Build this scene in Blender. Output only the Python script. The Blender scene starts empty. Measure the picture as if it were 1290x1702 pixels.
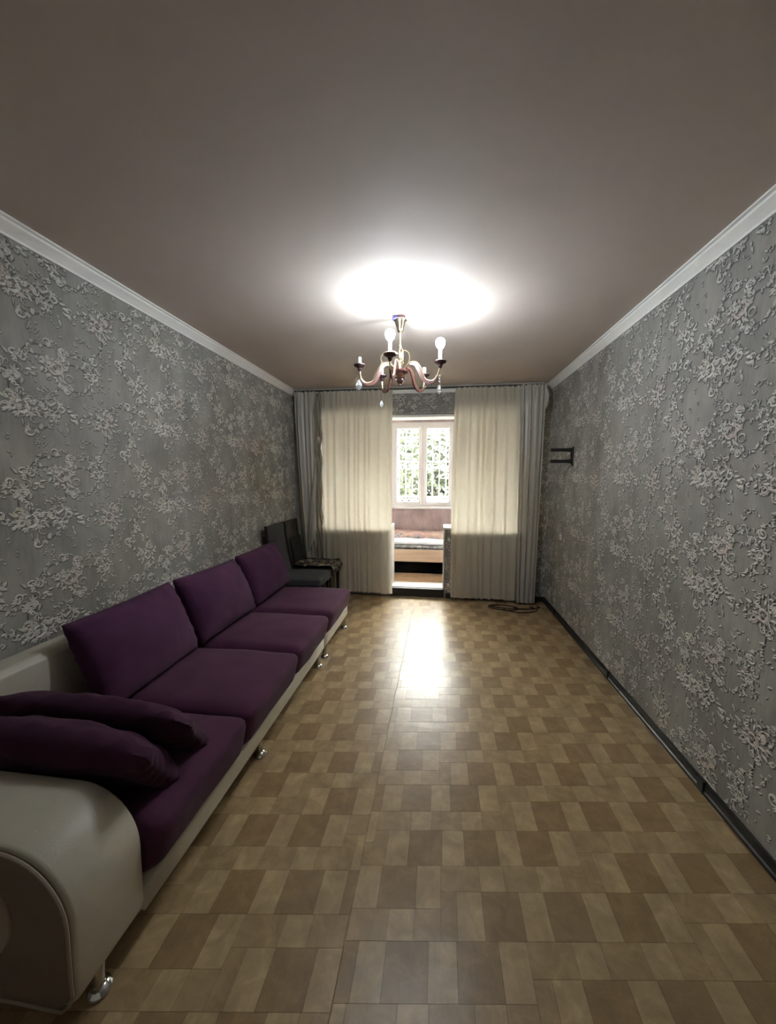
import bpy, bmesh, math, random
import numpy as np
from mathutils import Vector, Matrix, noise as mnoise

scene = bpy.context.scene
COL = scene.collection
PI = math.pi

# ------------------------------------------------------------------ camera, world, exposure
W, D, H = 3.151, 4.815, 2.60          # room: left wall x=0, right wall x=W, window wall y=D
BACK = -0.9                            # wall behind the photographer
YAW, PITCH, ROLL = 0.1329, -0.0884, 0.002
CAM = Vector((1.865, 0.0, 1.5073)); FPX = 639.6

def cam_axes():
    cy, sy, cp, sp = math.cos(YAW), math.sin(YAW), math.cos(PITCH), math.sin(PITCH)
    f = Vector((-sy * cp, cy * cp, sp)); r = Vector((cy, sy, 0)); u = r.cross(f)
    c, s = math.cos(ROLL), math.sin(ROLL)
    return c * r + s * u, -s * r + c * u, f
CR, CU, CF = cam_axes()
cd = bpy.data.cameras.new('camera'); cam = bpy.data.objects.new('camera', cd); COL.objects.link(cam)
cd.sensor_fit = 'HORIZONTAL'; cd.sensor_width = 36.0; cd.lens = FPX * 36.0 / 1290.0
cd.clip_start = 0.02; cd.clip_end = 200
M4 = Matrix((CR, CU, -CF)).transposed().to_4x4(); M4.translation = CAM
cam.matrix_world = M4
scene.camera = cam

world = bpy.data.worlds.new('sky'); scene.world = world; world.use_nodes = True
bg = world.node_tree.nodes['Background']
bg.inputs[0].default_value = (1.0, 0.975, 0.93, 1); bg.inputs[1].default_value = 8.4

BULB = 54.0                           # radiance of each lit lamp bulb
scene.view_settings.view_transform = 'Standard'; scene.view_settings.look = 'None'
scene.view_settings.gamma = 1.0; scene.view_settings.use_curve_mapping = False
scene.view_settings.exposure = 3.15
scene.cycles.diffuse_bounces = 8; scene.cycles.max_bounces = 14
scene.cycles.transparent_max_bounces = 16

# ------------------------------------------------------------------ helpers
def project(P):
    d = Vector(P) - CAM; z = d.dot(CF)
    return 645 + FPX * d.dot(CR) / z, 851 - FPX * d.dot(CU) / z, z

class NT:
    def __init__(s, name):
        s.m = bpy.data.materials.new(name); s.m.use_nodes = True
        s.t = s.m.node_tree; s.n = s.t.nodes; s.n.clear()
        s.out = s.n.new('ShaderNodeOutputMaterial')
    def add(s, typ, **kw):
        nd = s.n.new(typ)
        for k, v in kw.items():
            if k in ('i',):
                for kk, vv in v.items(): s.put(nd, kk, vv)
            else: setattr(nd, k, v)
        return nd
    def put(s, nd, key, v):
        sk = nd.inputs[key]
        if hasattr(v, 'is_output') or isinstance(v, bpy.types.NodeSocket): s.t.links.new(v, sk)
        else: sk.default_value = v
    def pos(s, scale=(1, 1, 1), coord='world'):
        if coord == 'world': src = s.add('ShaderNodeNewGeometry').outputs['Position']
        else: src = s.add('ShaderNodeTexCoord').outputs['Object']
        return s.add('ShaderNodeMapping', i={0: src, 3: scale}).outputs[0]
    def noise(s, vec, scale, detail=3.0, rough=0.55, dist=0.0):
        return s.add('ShaderNodeTexNoise', i={'Vector': vec, 'Scale': scale, 'Detail': detail, 'Roughness': rough, 'Distortion': dist}).outputs['Fac']
    def ramp(s, fac, stops):
        r = s.add('ShaderNodeValToRGB', i={0: fac}); e = r.color_ramp.elements
        while len(e) < len(stops): e.new(0.5)
        for k, (p, c) in enumerate(stops):
            e[k].position = p; e[k].color = (*c, 1) if len(c) == 3 else c
        return r.outputs[0]
    def mix(s, fac, a, b, mode='MIX'):
        n = s.add('ShaderNodeMix', data_type='RGBA', blend_type=mode)
        s.put(n, 0, fac); s.put(n, 6, a if not isinstance(a, tuple) else (*a[:3], 1)); s.put(n, 7, b if not isinstance(b, tuple) else (*b[:3], 1))
        return n.outputs[2]
    def bump(s, h, strength=0.3, dist=0.01):
        return s.add('ShaderNodeBump', i={'Height': h, 'Strength': strength, 'Distance': dist}).outputs[0]
    def bsdf(s, color, rough=0.6, metal=0.0, normal=None, spec=0.5, sheen=0.0, emit=None, estr=0.0):
        b = s.add('ShaderNodeBsdfPrincipled')
        s.put(b, 'Base Color', (*color[:3], 1) if isinstance(color, tuple) else color)
        s.put(b, 'Roughness', rough); s.put(b, 'Metallic', metal); s.put(b, 'Specular IOR Level', spec)
        if sheen: s.put(b, 'Sheen Weight', sheen); s.put(b, 'Sheen Roughness', 0.5)
        if normal is not None: s.put(b, 'Normal', normal)
        if emit: s.put(b, 'Emission Color', (*emit, 1)); s.put(b, 'Emission Strength', estr)
        s.t.links.new(b.outputs[0], s.out.inputs[0]); return b
    def done(s): return s.m

def simple(name, col, rough=0.6, metal=0.0, var=0.12, scale=8.0, bump=0.0, bscale=60.0, spec=0.5, coord='obj', sheen=0.0):
    t = NT(name); v = t.pos(coord=coord)
    lo = tuple(c * (1 - var) for c in col); hi = tuple(min(1, c * (1 + var)) for c in col)
    c = t.ramp(t.noise(v, scale), [(0.3, lo), (0.7, hi)])
    nrm = t.bump(t.noise(v, bscale), bump, 0.004) if bump else None
    t.bsdf(c, rough, metal, nrm, spec, sheen); return t.done()

def mesh_obj(name, verts, faces, mat=None, parent=None, smooth=False, mats=None):
    me = bpy.data.meshes.new(name); me.from_pydata([tuple(v) for v in verts], [], [tuple(f) for f in faces])
    me.update()
    if smooth: me.polygons.foreach_set('use_smooth', [True] * len(me.polygons))
    for m in (mats or ([mat] if mat else [])): me.materials.append(m)
    o = bpy.data.objects.new(name, me); COL.objects.link(o)
    if parent: o.parent = parent
    return o

class MB:
    """collects simple shapes into one mesh"""
    def __init__(s): s.v = []; s.f = []
    def add(s, v, f):
        b = len(s.v); s.v += [Vector(p) for p in v]; s.f += [tuple(i + b for i in q) for q in f]; return s
    def box(s, x0, x1, y0, y1, z0, z1):
        return s.add([(x0, y0, z0), (x1, y0, z0), (x1, y1, z0), (x0, y1, z0), (x0, y0, z1), (x1, y0, z1), (x1, y1, z1), (x0, y1, z1)],
                     [(0, 3, 2, 1), (4, 5, 6, 7), (0, 1, 5, 4), (1, 2, 6, 5), (2, 3, 7, 6), (3, 0, 4, 7)])
    def lathe(s, prof, c=(0, 0, 0), n=20, ax=None):
        """prof: (r, z) bottom to top"""
        v = []; f = []
        for (r, z) in prof:
            for k in range(n):
                a = 2 * PI * k / n; v.append((c[0] + r * math.cos(a), c[1] + r * math.sin(a), c[2] + z))
        for i in range(len(prof) - 1):
            for k in range(n):
                k2 = (k + 1) % n; f.append((i * n + k, i * n + k2, (i + 1) * n + k2, (i + 1) * n + k))
        f.append(tuple(range(n - 1, -1, -1))); f.append(tuple(range((len(prof) - 1) * n, len(prof) * n)))
        return s.add(v, f)
    def tube(s, pts, r, n=8, closed=False):
        pts = [Vector(p) for p in pts]; m = len(pts); rr = r if isinstance(r, (list, tuple)) else [r] * m
        v = []; f = []; up = None
        for i, p in enumerate(pts):
            a = pts[(i - 1) % m] if (closed or i > 0) else p; b = pts[(i + 1) % m] if (closed or i < m - 1) else p
            t = (b - a).normalized()
            if up is None:
                up = Vector((0, 0, 1)) if abs(t.z) < 0.9 else Vector((1, 0, 0))
            up = (up - t * up.dot(t)).normalized(); sd = t.cross(up)
            for k in range(n):
                q = 2 * PI * k / n; v.append(p + rr[i] * (math.cos(q) * up + math.sin(q) * sd))
        for i in range(m if closed else m - 1):
            j = (i + 1) % m
            for k in range(n):
                k2 = (k + 1) % n; f.append((i * n + k, i * n + k2, j * n + k2, j * n + k))
        if not closed:
            f.append(tuple(range(n - 1, -1, -1))); f.append(tuple(range((m - 1) * n, m * n)))
        return s.add(v, f)
    def sphere(s, c, r, n=12, m=8, sc=(1, 1, 1)):
        v = [(c[0], c[1], c[2] - r * sc[2])]; f = []
        for i in range(1, m):
            t = -PI / 2 + PI * i / m
            for k in range(n):
                a = 2 * PI * k / n
                v.append((c[0] + r * sc[0] * math.cos(t) * math.cos(a), c[1] + r * sc[1] * math.cos(t) * math.sin(a), c[2] + r * sc[2] * math.sin(t)))
        v.append((c[0], c[1], c[2] + r * sc[2])); L = len(v) - 1
        for k in range(n):
            f.append((0, 1 + (k + 1) % n, 1 + k)); f.append((L, L - n + k, L - n + (k + 1) % n))
        for i in range(m - 2):
            for k in range(n):
                k2 = (k + 1) % n; f.append((1 + i * n + k, 1 + i * n + k2, 1 + (i + 1) * n + k2, 1 + (i + 1) * n + k))
        return s.add(v, f)
    def prism(s, poly, axis, a0, a1):
        """poly: 2-D outline (counter-clockwise); axis 'x': poly=(y,z); 'y': poly=(x,z); 'z': poly=(x,y)"""
        def P(p, a): return {'x': (a, p[0], p[1]), 'y': (p[0], a, p[1]), 'z': (p[0], p[1], a)}[axis]
        n = len(poly); v = [P(p, a0) for p in poly] + [P(p, a1) for p in poly]
        f = [tuple(range(n - 1, -1, -1)), tuple(range(n, 2 * n))] + [(k, (k + 1) % n, n + (k + 1) % n, n + k) for k in range(n)]
        return s.add(v, f)
    def build(s, name, mat, parent=None, smooth=False, bevel=0.0, seg=2):
        bm = bmesh.new(); vs = [bm.verts.new(p) for p in s.v]
        for q in s.f:
            try: bm.faces.new([vs[i] for i in q])
            except ValueError: pass
        bmesh.ops.recalc_face_normals(bm, faces=bm.faces)
        if bevel: bmesh.ops.bevel(bm, geom=[e for e in bm.edges if e.calc_face_angle(0) > 0.5], offset=bevel, segments=seg, profile=0.5, affect='EDGES')
        me = bpy.data.meshes.new(name); bm.to_mesh(me); bm.free()
        if smooth:
            me.polygons.foreach_set('use_smooth', [True] * len(me.polygons))
            try: me.set_sharp_from_angle(angle=math.radians(40))
            except Exception: pass
        me.materials.append(mat)
        o = bpy.data.objects.new(name, me); COL.objects.link(o)
        if parent: o.parent = parent
        return o

def struct(o, label=None):
    o['kind'] = 'structure'
    if label: o['label'] = label
    return o
def tag(o, label, cat, group=None):
    o['label'] = label; o['category'] = cat
    if group: o['group'] = group
    return o
def thing(name, loc, label, cat, group=None):
    o = bpy.data.objects.new(name, None); COL.objects.link(o); o.location = loc; o.empty_display_size = 0.1
    return tag(o, label, cat, group)
def local(o, loc):
    """give a mesh built in world space its own origin at loc (parts keep world coordinates minus the parent's)"""
    o.data.transform(Matrix.Translation(-Vector(loc)))
    return o
def setparent(o, root):
    o.parent = root; o.matrix_parent_inverse = Matrix.Translation(-Vector(root.location)); return o

def fbm(x, y, z, sc=1.0):
    return mnoise.fractal((x * sc, y * sc, z * sc), 1.0, 2.0, 3)

def soft_box(name, x0, x1, y0, y1, z0, z1, r, mat, puff=0.0, n=14, wob=0.0, sag=None, seed=0.0):
    """upholstery block: rounded edges, crowned top"""
    bm = bmesh.new(); bmesh.ops.create_cube(bm, size=2.0)
    bmesh.ops.subdivide_edges(bm, edges=bm.edges[:], cuts=n, use_grid_fill=True)
    c = Vector(((x0 + x1) / 2, (y0 + y1) / 2, (z0 + z1) / 2)); h = Vector(((x1 - x0) / 2, (y1 - y0) / 2, (z1 - z0) / 2))
    for v in bm.verts:
        u = v.co.copy()
        # concentrate loops near the edges
        w = Vector([math.copysign(abs(q) ** 0.75, q) for q in u])
        p = Vector((w.x * h.x, w.y * h.y, w.z * h.z))
        q = Vector([max(-h[k] + r, min(h[k] - r, p[k])) for k in range(3)])
        d = p - q
        if d.length > 1e-9: p = q + d.normalized() * min(r, max(abs(d.x), abs(d.y), abs(d.z)))
        if puff and w.z > 0.2:
            p.z += puff * (1 - w.x ** 4) * (1 - w.y ** 2)
        if wob:
            nv = mnoise.noise_vector((p + c) * 5 + Vector((seed, 0, 0))); p += nv * wob
        if sag: p = sag(p, w)
        v.co = p + c
    bmesh.ops.recalc_face_normals(bm, faces=bm.faces)
    me = bpy.data.meshes.new(name); bm.to_mesh(me); bm.free()
    me.polygons.foreach_set('use_smooth', [True] * len(me.polygons)); me.materials.append(mat)
    o = bpy.data.objects.new(name, me); COL.objects.link(o); return o

def pillow(name, wid, hei, thick, mat, n=22, seed=0, wrinkle=0.006, corner=0.05, droop=0.0):
    """knife-edge cushion in its own u (x), v (y), normal (z) frame"""
    rng = random.Random(seed); so = rng.uniform(0, 50)
    V = []; F = []
    def pt(i, j, side):
        u = -1 + 2 * i / n; v = -1 + 2 * j / n
        u = math.sin(u * PI / 2) * 0.45 + u * 0.55; v = math.sin(v * PI / 2) * 0.45 + v * 0.55
        e = max(0.0, (1 - u * u) * (1 - v * v))
        t = thick / 2 * e ** 0.42
        x = u * wid / 2 * (1 - corner * (1 - v * v)); y = v * hei / 2 * (1 - corner * (1 - u * u))
        edge = max(abs(u), abs(v))
        wr = wrinkle * (edge ** 3) * (math.sin(23 * u + 5 * v + so) * (abs(v) ** 4) + math.sin(21 * v + 4 * u + so) * (abs(u) ** 4)) * (1 if e > 1e-4 else 0)
        z = side * (t + wr) + 0.5 * wrinkle * mnoise.noise(Vector((u * 2.2 + so, v * 2.2, side)))
        z -= droop * (u * u * u * u)
        z += side * wrinkle * 1.2 * mnoise.noise(Vector((u * 4 + so, v * 4, 3 * side)))* (1 if e > 1e-4 else 0)
        return (x, y, z)
    idx = {}
    for side in (1, -1):
        for i in range(n + 1):
            for j in range(n + 1):
                b = i in (0, n) or j in (0, n)
                if b and side == -1: idx[(i, j, -1)] = idx[(i, j, 1)]; continue
                idx[(i, j, side)] = len(V); V.append(pt(i, j, side))
    for side in (1, -1):
        for i in range(n):
            for j in range(n):
                q = (idx[(i, j, side)], idx[(i + 1, j, side)], idx[(i + 1, j + 1, side)], idx[(i, j + 1, side)])
                F.append(q if side == 1 else q[::-1])
    return mesh_obj(name, V, F, mat, smooth=True)

# ------------------------------------------------------------------ materials
def wallpaper_mat(name, lo, hi):
    t = NT(name); v = t.pos((1, 1, 0.16)); v2 = t.pos((1, 1, 0.5))
    f = t.noise(v, 55, 4, 0.6); g = t.noise(v2, 5.5, 4, 0.55)
    c = t.ramp(f, [(0.30, lo), (0.72, hi)])
    c = t.mix(0.55, c, t.ramp(g, [(0.33, tuple(x * 0.72 for x in lo)), (0.68, tuple(x * 1.1 for x in hi))]))
    t.bsdf(c, 0.62, 0, t.bump(f, 0.25, 0.002), 0.35); return t.done()
M_PAPER = wallpaper_mat('grey_wallpaper', (0.235, 0.226, 0.203), (0.365, 0.353, 0.32))
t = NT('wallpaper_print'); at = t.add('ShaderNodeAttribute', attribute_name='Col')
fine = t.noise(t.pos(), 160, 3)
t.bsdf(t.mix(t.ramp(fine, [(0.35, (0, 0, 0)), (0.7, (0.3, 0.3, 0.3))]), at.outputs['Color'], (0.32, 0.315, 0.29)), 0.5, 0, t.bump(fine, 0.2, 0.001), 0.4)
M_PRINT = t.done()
M_PINK = wallpaper_mat('pink_wallpaper', (0.44, 0.355, 0.365), (0.60, 0.49, 0.50))

t = NT('ceiling_paint'); v = t.pos(); a = t.noise(v, 1.3, 3); b = t.noise(v, 90, 2)
h = t.noise(v, 2.6, 2)
t.bsdf(t.ramp(a, [(0.3, (0.545, 0.468, 0.42)), (0.7, (0.595, 0.518, 0.47))]), 0.7, 0, t.bump(h, 0.25, 0.02), 0.25); M_CEIL = t.done()
M_CORN = simple('white_cornice', (0.86, 0.85, 0.82), 0.45, var=0.03)
M_WHITE = simple('white_paint', (0.78, 0.77, 0.75), 0.4, var=0.04)
M_RAIL = simple('rail_plastic', (0.36, 0.335, 0.30), 0.5, var=0.06)
M_PVC = simple('white_plastic', (0.80, 0.79, 0.80), 0.3, var=0.02)
M_BLACK = simple('black_plastic', (0.012, 0.012, 0.013), 0.35, var=0.2, scale=3)
M_SILL = simple('dark_threshold', (0.016, 0.013, 0.012), 0.5, var=0.3)

def floor_mat(name, lo, hi, smudge=0.0):
    t = NT(name); v = t.pos(); vg = t.pos((14, 1.2, 1))
    grain = t.noise(vg, 9, 4, 0.6); blot = t.noise(v, 7.5, 3, 0.5)
    c = t.ramp(grain, [(0.25, lo), (0.75, hi)])
    dark = tuple(x * 0.66 for x in lo)
    c = t.mix(t.ramp(blot, [(0.42, (0, 0, 0)), (0.75, (0.65 * smudge + 0.15,) * 3)]), c, dark)
    mott = t.noise(v, 13, 5, 0.65, 0.6)
    c = t.mix(0.55, c, t.ramp(mott, [(0.30, tuple(x * 0.62 for x in lo)), (0.50, lo), (0.70, tuple(min(1, x * 1.22) for x in hi))]))
    wear = t.noise(v, 2.1, 4)
    c = t.mix(t.ramp(wear, [(0.45, (0, 0, 0)), (0.75, (0.22, 0.22, 0.22))]), c, (0.30, 0.235, 0.15))
    wob = t.noise(t.pos((1, 2.2, 1)), 6.5, 3, 0.5, 0.4)
    rough = t.ramp(t.noise(v, 4.0, 3), [(0.3, (0.28, 0.28, 0.28)), (0.7, (0.36, 0.36, 0.36))])
    t.bsdf(c, rough, 0, t.bump(wob, 0.16, 0.012), 0.36); return t.done()
M_FDARK = floor_mat('floor_dark_brown', (0.245, 0.162, 0.078), (0.305, 0.207, 0.104))
M_FLIGHT = floor_mat('floor_light_tan', (0.38, 0.275, 0.148), (0.46, 0.345, 0.195))
M_FMID = floor_mat('floor_mid_tan', (0.325, 0.228, 0.118), (0.40, 0.29, 0.158), 1.0)
M_FBASE = simple('floor_joint', (0.085, 0.055, 0.028), 0.6, coord='world')
M_BALFLOOR = floor_mat('balcony_floor', (0.58, 0.38, 0.22), (0.68, 0.47, 0.28))

def weave(name, lo, hi, bump=0.3, sheen=0.05, scale=420, rough=0.9):
    t = NT(name); v = t.pos(coord='obj')
    a = t.noise(v, scale, 2); b = t.noise(v, 7, 3)
    c = t.mix(0.5, t.ramp(a, [(0.3, lo), (0.7, hi)]), t.ramp(b, [(0.3, lo), (0.7, hi)]))
    t.bsdf(c, rough, 0, t.bump(a, bump, 0.002), 0.2, sheen); return t.done()
M_PURPLE = weave('purple_fabric', (0.060, 0.018, 0.052), (0.095, 0.030, 0.080))
M_SEAT = weave('purple_seat_fabric', (0.066, 0.020, 0.048), (0.105, 0.034, 0.076))
M_PURPLE2 = weave('purple_fabric_shaded', (0.042, 0.012, 0.03), (0.07, 0.02, 0.048))  # darker copy of the purple; near-face shade is put into the colour
M_CREAM = simple('cream_leather', (0.56, 0.52, 0.42), 0.42, var=0.06, scale=5, bump=0.12, bscale=180)
M_BROWN = simple('arm_panel_leather', (0.20, 0.16, 0.12), 0.5, var=0.1, scale=5, bump=0.12, bscale=180)  # darker than the cream of the arm
M_BROWN2 = simple('arm_disc_leather', (0.36, 0.30, 0.235), 0.5, var=0.1, scale=5)
M_CHROME = simple('chrome', (0.75, 0.75, 0.75), 0.12, 1.0, var=0.03)
M_GREYFAB = weave('charcoal_fabric', (0.050, 0.050, 0.050), (0.08, 0.08, 0.08), 0.3, 0.05)
M_LEATHER = simple('dark_brown_leather', (0.012, 0.007, 0.006), 0.38, var=0.25, bump=0.1)
M_LEATHER2 = simple('dark_olive_leather', (0.016, 0.017, 0.013), 0.5, var=0.25, bump=0.1)
M_LEG = simple('dark_wood', (0.010, 0.008, 0.007), 0.45, var=0.3)

def cloth_mat(name, col, trans, tfac, rough=0.8, sheen=0.2, streak=True, spec=0.3):
    t = NT(name); v = t.pos((60, 60, 2.0)); a = t.noise(v, 6, 3)
    c = t.ramp(a, [(0.3, tuple(x * 0.9 for x in col)), (0.7, col)])
    b = t.bsdf(c, rough, 0, t.bump(t.noise(t.pos(), 500, 1), 0.1, 0.001), spec, sheen)
    tr = t.add('ShaderNodeBsdfTranslucent', i={0: (*trans, 1)})
    mx = t.add('ShaderNodeMixShader', i={0: tfac, 1: b.outputs[0], 2: tr.outputs[0]})
    t.t.links.new(mx.outputs[0], t.out.inputs[0]); return t.done()
M_TULLE = cloth_mat('cream_curtain_cloth', (0.64, 0.585, 0.47), (0.80, 0.745, 0.61), 0.25)
M_SATIN = cloth_mat('grey_satin_cloth', (0.56, 0.525, 0.455), (0.5, 0.45, 0.33), 0.10, 0.33, 0.1, spec=0.6)
M_RUFFLE = cloth_mat('brown_satin_cloth', (0.33, 0.28, 0.22), (0.4, 0.33, 0.22), 0.08, 0.3, 0.1, spec=0.6)

M_GOLD = simple('champagne_gold_metal', (0.86, 0.72, 0.50), 0.2, 1.0, var=0.05)
M_RUST = simple('reddish_brown_lacquer', (0.115, 0.045, 0.035), 0.35, var=0.15)
M_RUSTD = simple('dark_copper_cup', (0.085, 0.045, 0.045), 0.28, 0.4, var=0.2)
M_SLEEVE = simple('ivory_candle_sleeve', (0.80, 0.78, 0.72), 0.4, var=0.03)
M_TAPE = simple('blue_tape', (0.055, 0.05, 0.36), 0.4, var=0.1)
M_TAPEW = simple('white_lamp_base', (0.72, 0.74, 0.78), 0.4, var=0.05)
t = NT('lit_bulb'); e = t.add('ShaderNodeEmission', i={0: (0.82, 0.92, 1.0, 1), 1: BULB}); t.t.links.new(e.outputs[0], t.out.inputs[0]); M_BULB = t.done()
t = NT('crystal'); b = t.bsdf((0.96, 0.98, 1.0), 0.04, 0, None, 0.6); b.inputs['Transmission Weight'].default_value = 0.75; b.inputs['IOR'].default_value = 1.6; M_CRYSTAL = t.done()
t = NT('window_glass'); tr = t.add('ShaderNodeBsdfTransparent', i={0: (0.96, 0.98, 0.97, 1)}); gl = t.add('ShaderNodeBsdfGlossy', i={0: (1, 1, 1, 1), 'Roughness': 0.02})
fr = t.add('ShaderNodeFresnel', i={0: 1.3}); mx = t.add('ShaderNodeMixShader', i={0: fr.outputs[0], 1: tr.outputs[0], 2: gl.outputs[0]}); t.t.links.new(mx.outputs[0], t.out.inputs[0]); M_GLASS = t.done()

t = NT('light_wood'); v = t.pos((1, 1, 14)); g = t.noise(v, 3, 3)
t.bsdf(t.ramp(g, [(0.3, (0.50, 0.36, 0.25)), (0.7, (0.60, 0.46, 0.34))]), 0.5); M_BEECH = t.done()
t = NT('patterned_blanket'); v = t.pos(); vo = t.add('ShaderNodeTexVoronoi', i={'Vector': v, 'Scale': 14.0})
t.bsdf(t.ramp(t.noise(v, 10, 4, 0.6, 1.2), [(0.32, (0.16, 0.17, 0.20)), (0.44, (0.42, 0.40, 0.38)), (0.52, (0.55, 0.27, 0.24)), (0.60, (0.62, 0.52, 0.40)), (0.72, (0.30, 0.22, 0.24))]), 0.85); M_BLANKET = t.done()
t = NT('pink_hem'); t.bsdf((0.55, 0.24, 0.22), 0.8); M_HEM = t.done()
t = NT('grey_print_cover'); v = t.pos()
t.bsdf(t.ramp(t.noise(v, 16, 4, 0.6, 1.0), [(0.35, (0.10, 0.10, 0.11)), (0.5, (0.22, 0.21, 0.21)), (0.65, (0.42, 0.40, 0.39))]), 0.85); M_GREYPRINT = t.done()
M_QUILT = simple('white_quilt', (0.76, 0.77, 0.82), 0.8, var=0.05)
t = NT('patterned_throw'); v = t.pos(coord='obj')
t.bsdf(t.ramp(t.noise(v, 11, 3, 0.5, 1.5), [(0.36, (0.013, 0.013, 0.012)), (0.46, (0.035, 0.03, 0.035)), (0.53, (0.10, 0.075, 0.07)), (0.62, (0.36, 0.28, 0.16))]), 0.8); M_THROW = t.done()
t = NT('leaf'); v = t.pos(); lc = t.ramp(t.noise(v, 1.4, 3), [(0.3, (0.012, 0.017, 0.010)), (0.55, (0.022, 0.030, 0.013)), (0.7, (0.040, 0.052, 0.016))])
t.bsdf(lc, 0.6); M_LEAF = t.done()
M_BARK = simple('bark', (0.11, 0.085, 0.065), 0.9, var=0.3, bump=0.4, bscale=20)
M_GROUND = simple('yard_ground', (0.34, 0.32, 0.27), 0.95, var=0.25, scale=1.0)
M_VOID = simple('under_bed_shade_black', (0.006, 0.005, 0.005), 0.95, var=0.2, spec=0.05)  # paints the under-bed shade as a surface colour
M_CABLE = simple('black_cable_rubber', (0.02, 0.014, 0.012), 0.5, var=0.2)
M_WALLIN = simple('plain_plaster', (0.70, 0.67, 0.63), 0.8, var=0.06)

# ------------------------------------------------------------------ room shell
TH = 0.30                                # thickness of the wall to the balcony
YB = D + TH                              # balcony side of it
YF = 6.30                                # balcony's outer wall, inner face
DX0, DX1 = 1.255, 1.935                  # doorway
OX0, OX1, OZ0, OZ1 = 0.33, 2.80, 0.87, 2.29

floor = MB().box(-0.3, W + 0.3, BACK - 0.2, D, -0.12, -0.0016).build('floor', M_FBASE); struct(floor)
ceil = MB().box(-0.3, W + 0.3, BACK - 0.2, D, H, H + 0.15).build('ceiling', M_CEIL); struct(ceil)
wl = MB().box(-0.25, 0, BACK - 0.2, YB, -0.12, H).build('wall_left', M_PAPER); struct(wl)
wr = MB().box(W, W + 0.25, BACK - 0.2, YB, -0.12, H).build('wall_right', M_PAPER); struct(wr)
wrear = MB().box(0, W, BACK - 0.2, BACK, -0.12, H).build('wall_rear', M_WALLIN); struct(wrear)  # unseen wall, finished paler than the wallpaper to bounce light forward
wb = MB()
wb.box(0, W, D, YB, OZ1, H); wb.box(0, OX0, D, YB, -0.1, OZ1); wb.box(OX1, W, D, YB, -0.1, OZ1)
wb.box(OX0, DX0, D, YB, -0.1, OZ0); wb.box(DX1, OX1, D, YB, -0.1, OZ0)
wb = wb.build('wall_back', M_PAPER); struct(wb)

# cornice
cp = [(0, -0.062), (0.008, -0.062), (0.012, -0.052), (0.030, -0.034), (0.046, -0.020), (0.050, -0.012), (0.062, -0.008), (0.062, 0), (0, 0)]
struct(MB().prism([(x, H + z) for x, z in cp], 'y', BACK, D).build('trim_1', M_CORN), 'white ceiling cornice along the sofa wall')
struct(MB().prism([(W - x, H + z) for x, z in cp], 'y', BACK, D).build('trim_2', M_CORN), 'white ceiling cornice above the wall bracket')
struct(MB().prism([(D - x, H + z) for x, z in cp], 'x', 0.062, W - 0.062).build('trim_3', M_CORN), 'white ceiling cornice behind the curtain rail')
# baseboards
def baseboard(name, axis, a0, a1, base, sgn):
    pr = [(0, 0.0), (0.018, 0.0), (0.018, 0.016), (0.012, 0.022), (0.013, 0.046), (0.008, 0.058), (0, 0.060)]
    return struct(MB().prism([(base + sgn * d, z + 0.0005) for d, z in pr], axis, a0, a1).build(name, M_BLACK))
br = baseboard('baseboard_right', 'y', BACK, D, W, -1)
baseboard('baseboard_left', 'y', BACK, D, 0, 1)
baseboard('baseboard_back', 'x', DX1 + 0.02, W - 0.018, D, -1)
for yy in (4.35, 2.98, 1.92):
    c = MB().box(W - 0.022, W - 0.0005, yy - 0.022, yy + 0.022, 0.001, 0.064).build('joint_clip', M_BLACK, bevel=0.003); c.parent = br
# doorway threshold step, reveals, sills
struct(MB().box(DX0, DX1, D - 0.02, D + 0.06, 0, 0.104).build('trim_4', M_SILL, bevel=0.006), 'black raised threshold of the balcony doorway')
struct(MB().box(DX0, DX1, D + 0.06, YB, 0, 0.106).build('trim_5', M_WHITE, bevel=0.004), 'white painted step behind the black threshold')
for n, x0, x1 in (('trim_6', DX0 - 0.001, DX0 + 0.014), ('trim_7', DX1 - 0.014, DX1 + 0.001)):
    rv = MB().box(x0, x1, D - 0.004, YB + 0.004, 0.107, OZ0).build(n, M_WHITE, bevel=0.003); struct(rv)
    if n == 'trim_7':
        for zz in (0.745, 0.165):
            hg = MB().lathe([(0.010, -0.022), (0.013, -0.018), (0.013, 0.018), (0.010, 0.022)], (DX1 + 0.052, D - 0.013, zz), 10).build('hinge', M_PVC, smooth=True); hg.parent = rv
struct(MB().box(OX0, DX0 + 0.016, D - 0.03, YB + 0.02, OZ0, OZ0 + 0.026).build('trim_8', M_WHITE, bevel=0.005), 'white window ledge behind the sofa side curtain')
struct(MB().box(DX1 - 0.016, OX1, D - 0.03, YB + 0.02, OZ0, OZ0 + 0.026).build('trim_9', M_WHITE, bevel=0.005), 'white window ledge behind the curtain nearer the bracket')
struct(MB().box(OX0, OX1, D + 0.05, YB, OZ1 - 0.03, OZ1).build('trim_10', M_WHITE, bevel=0.004), 'white head lining of the wide opening')

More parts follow.
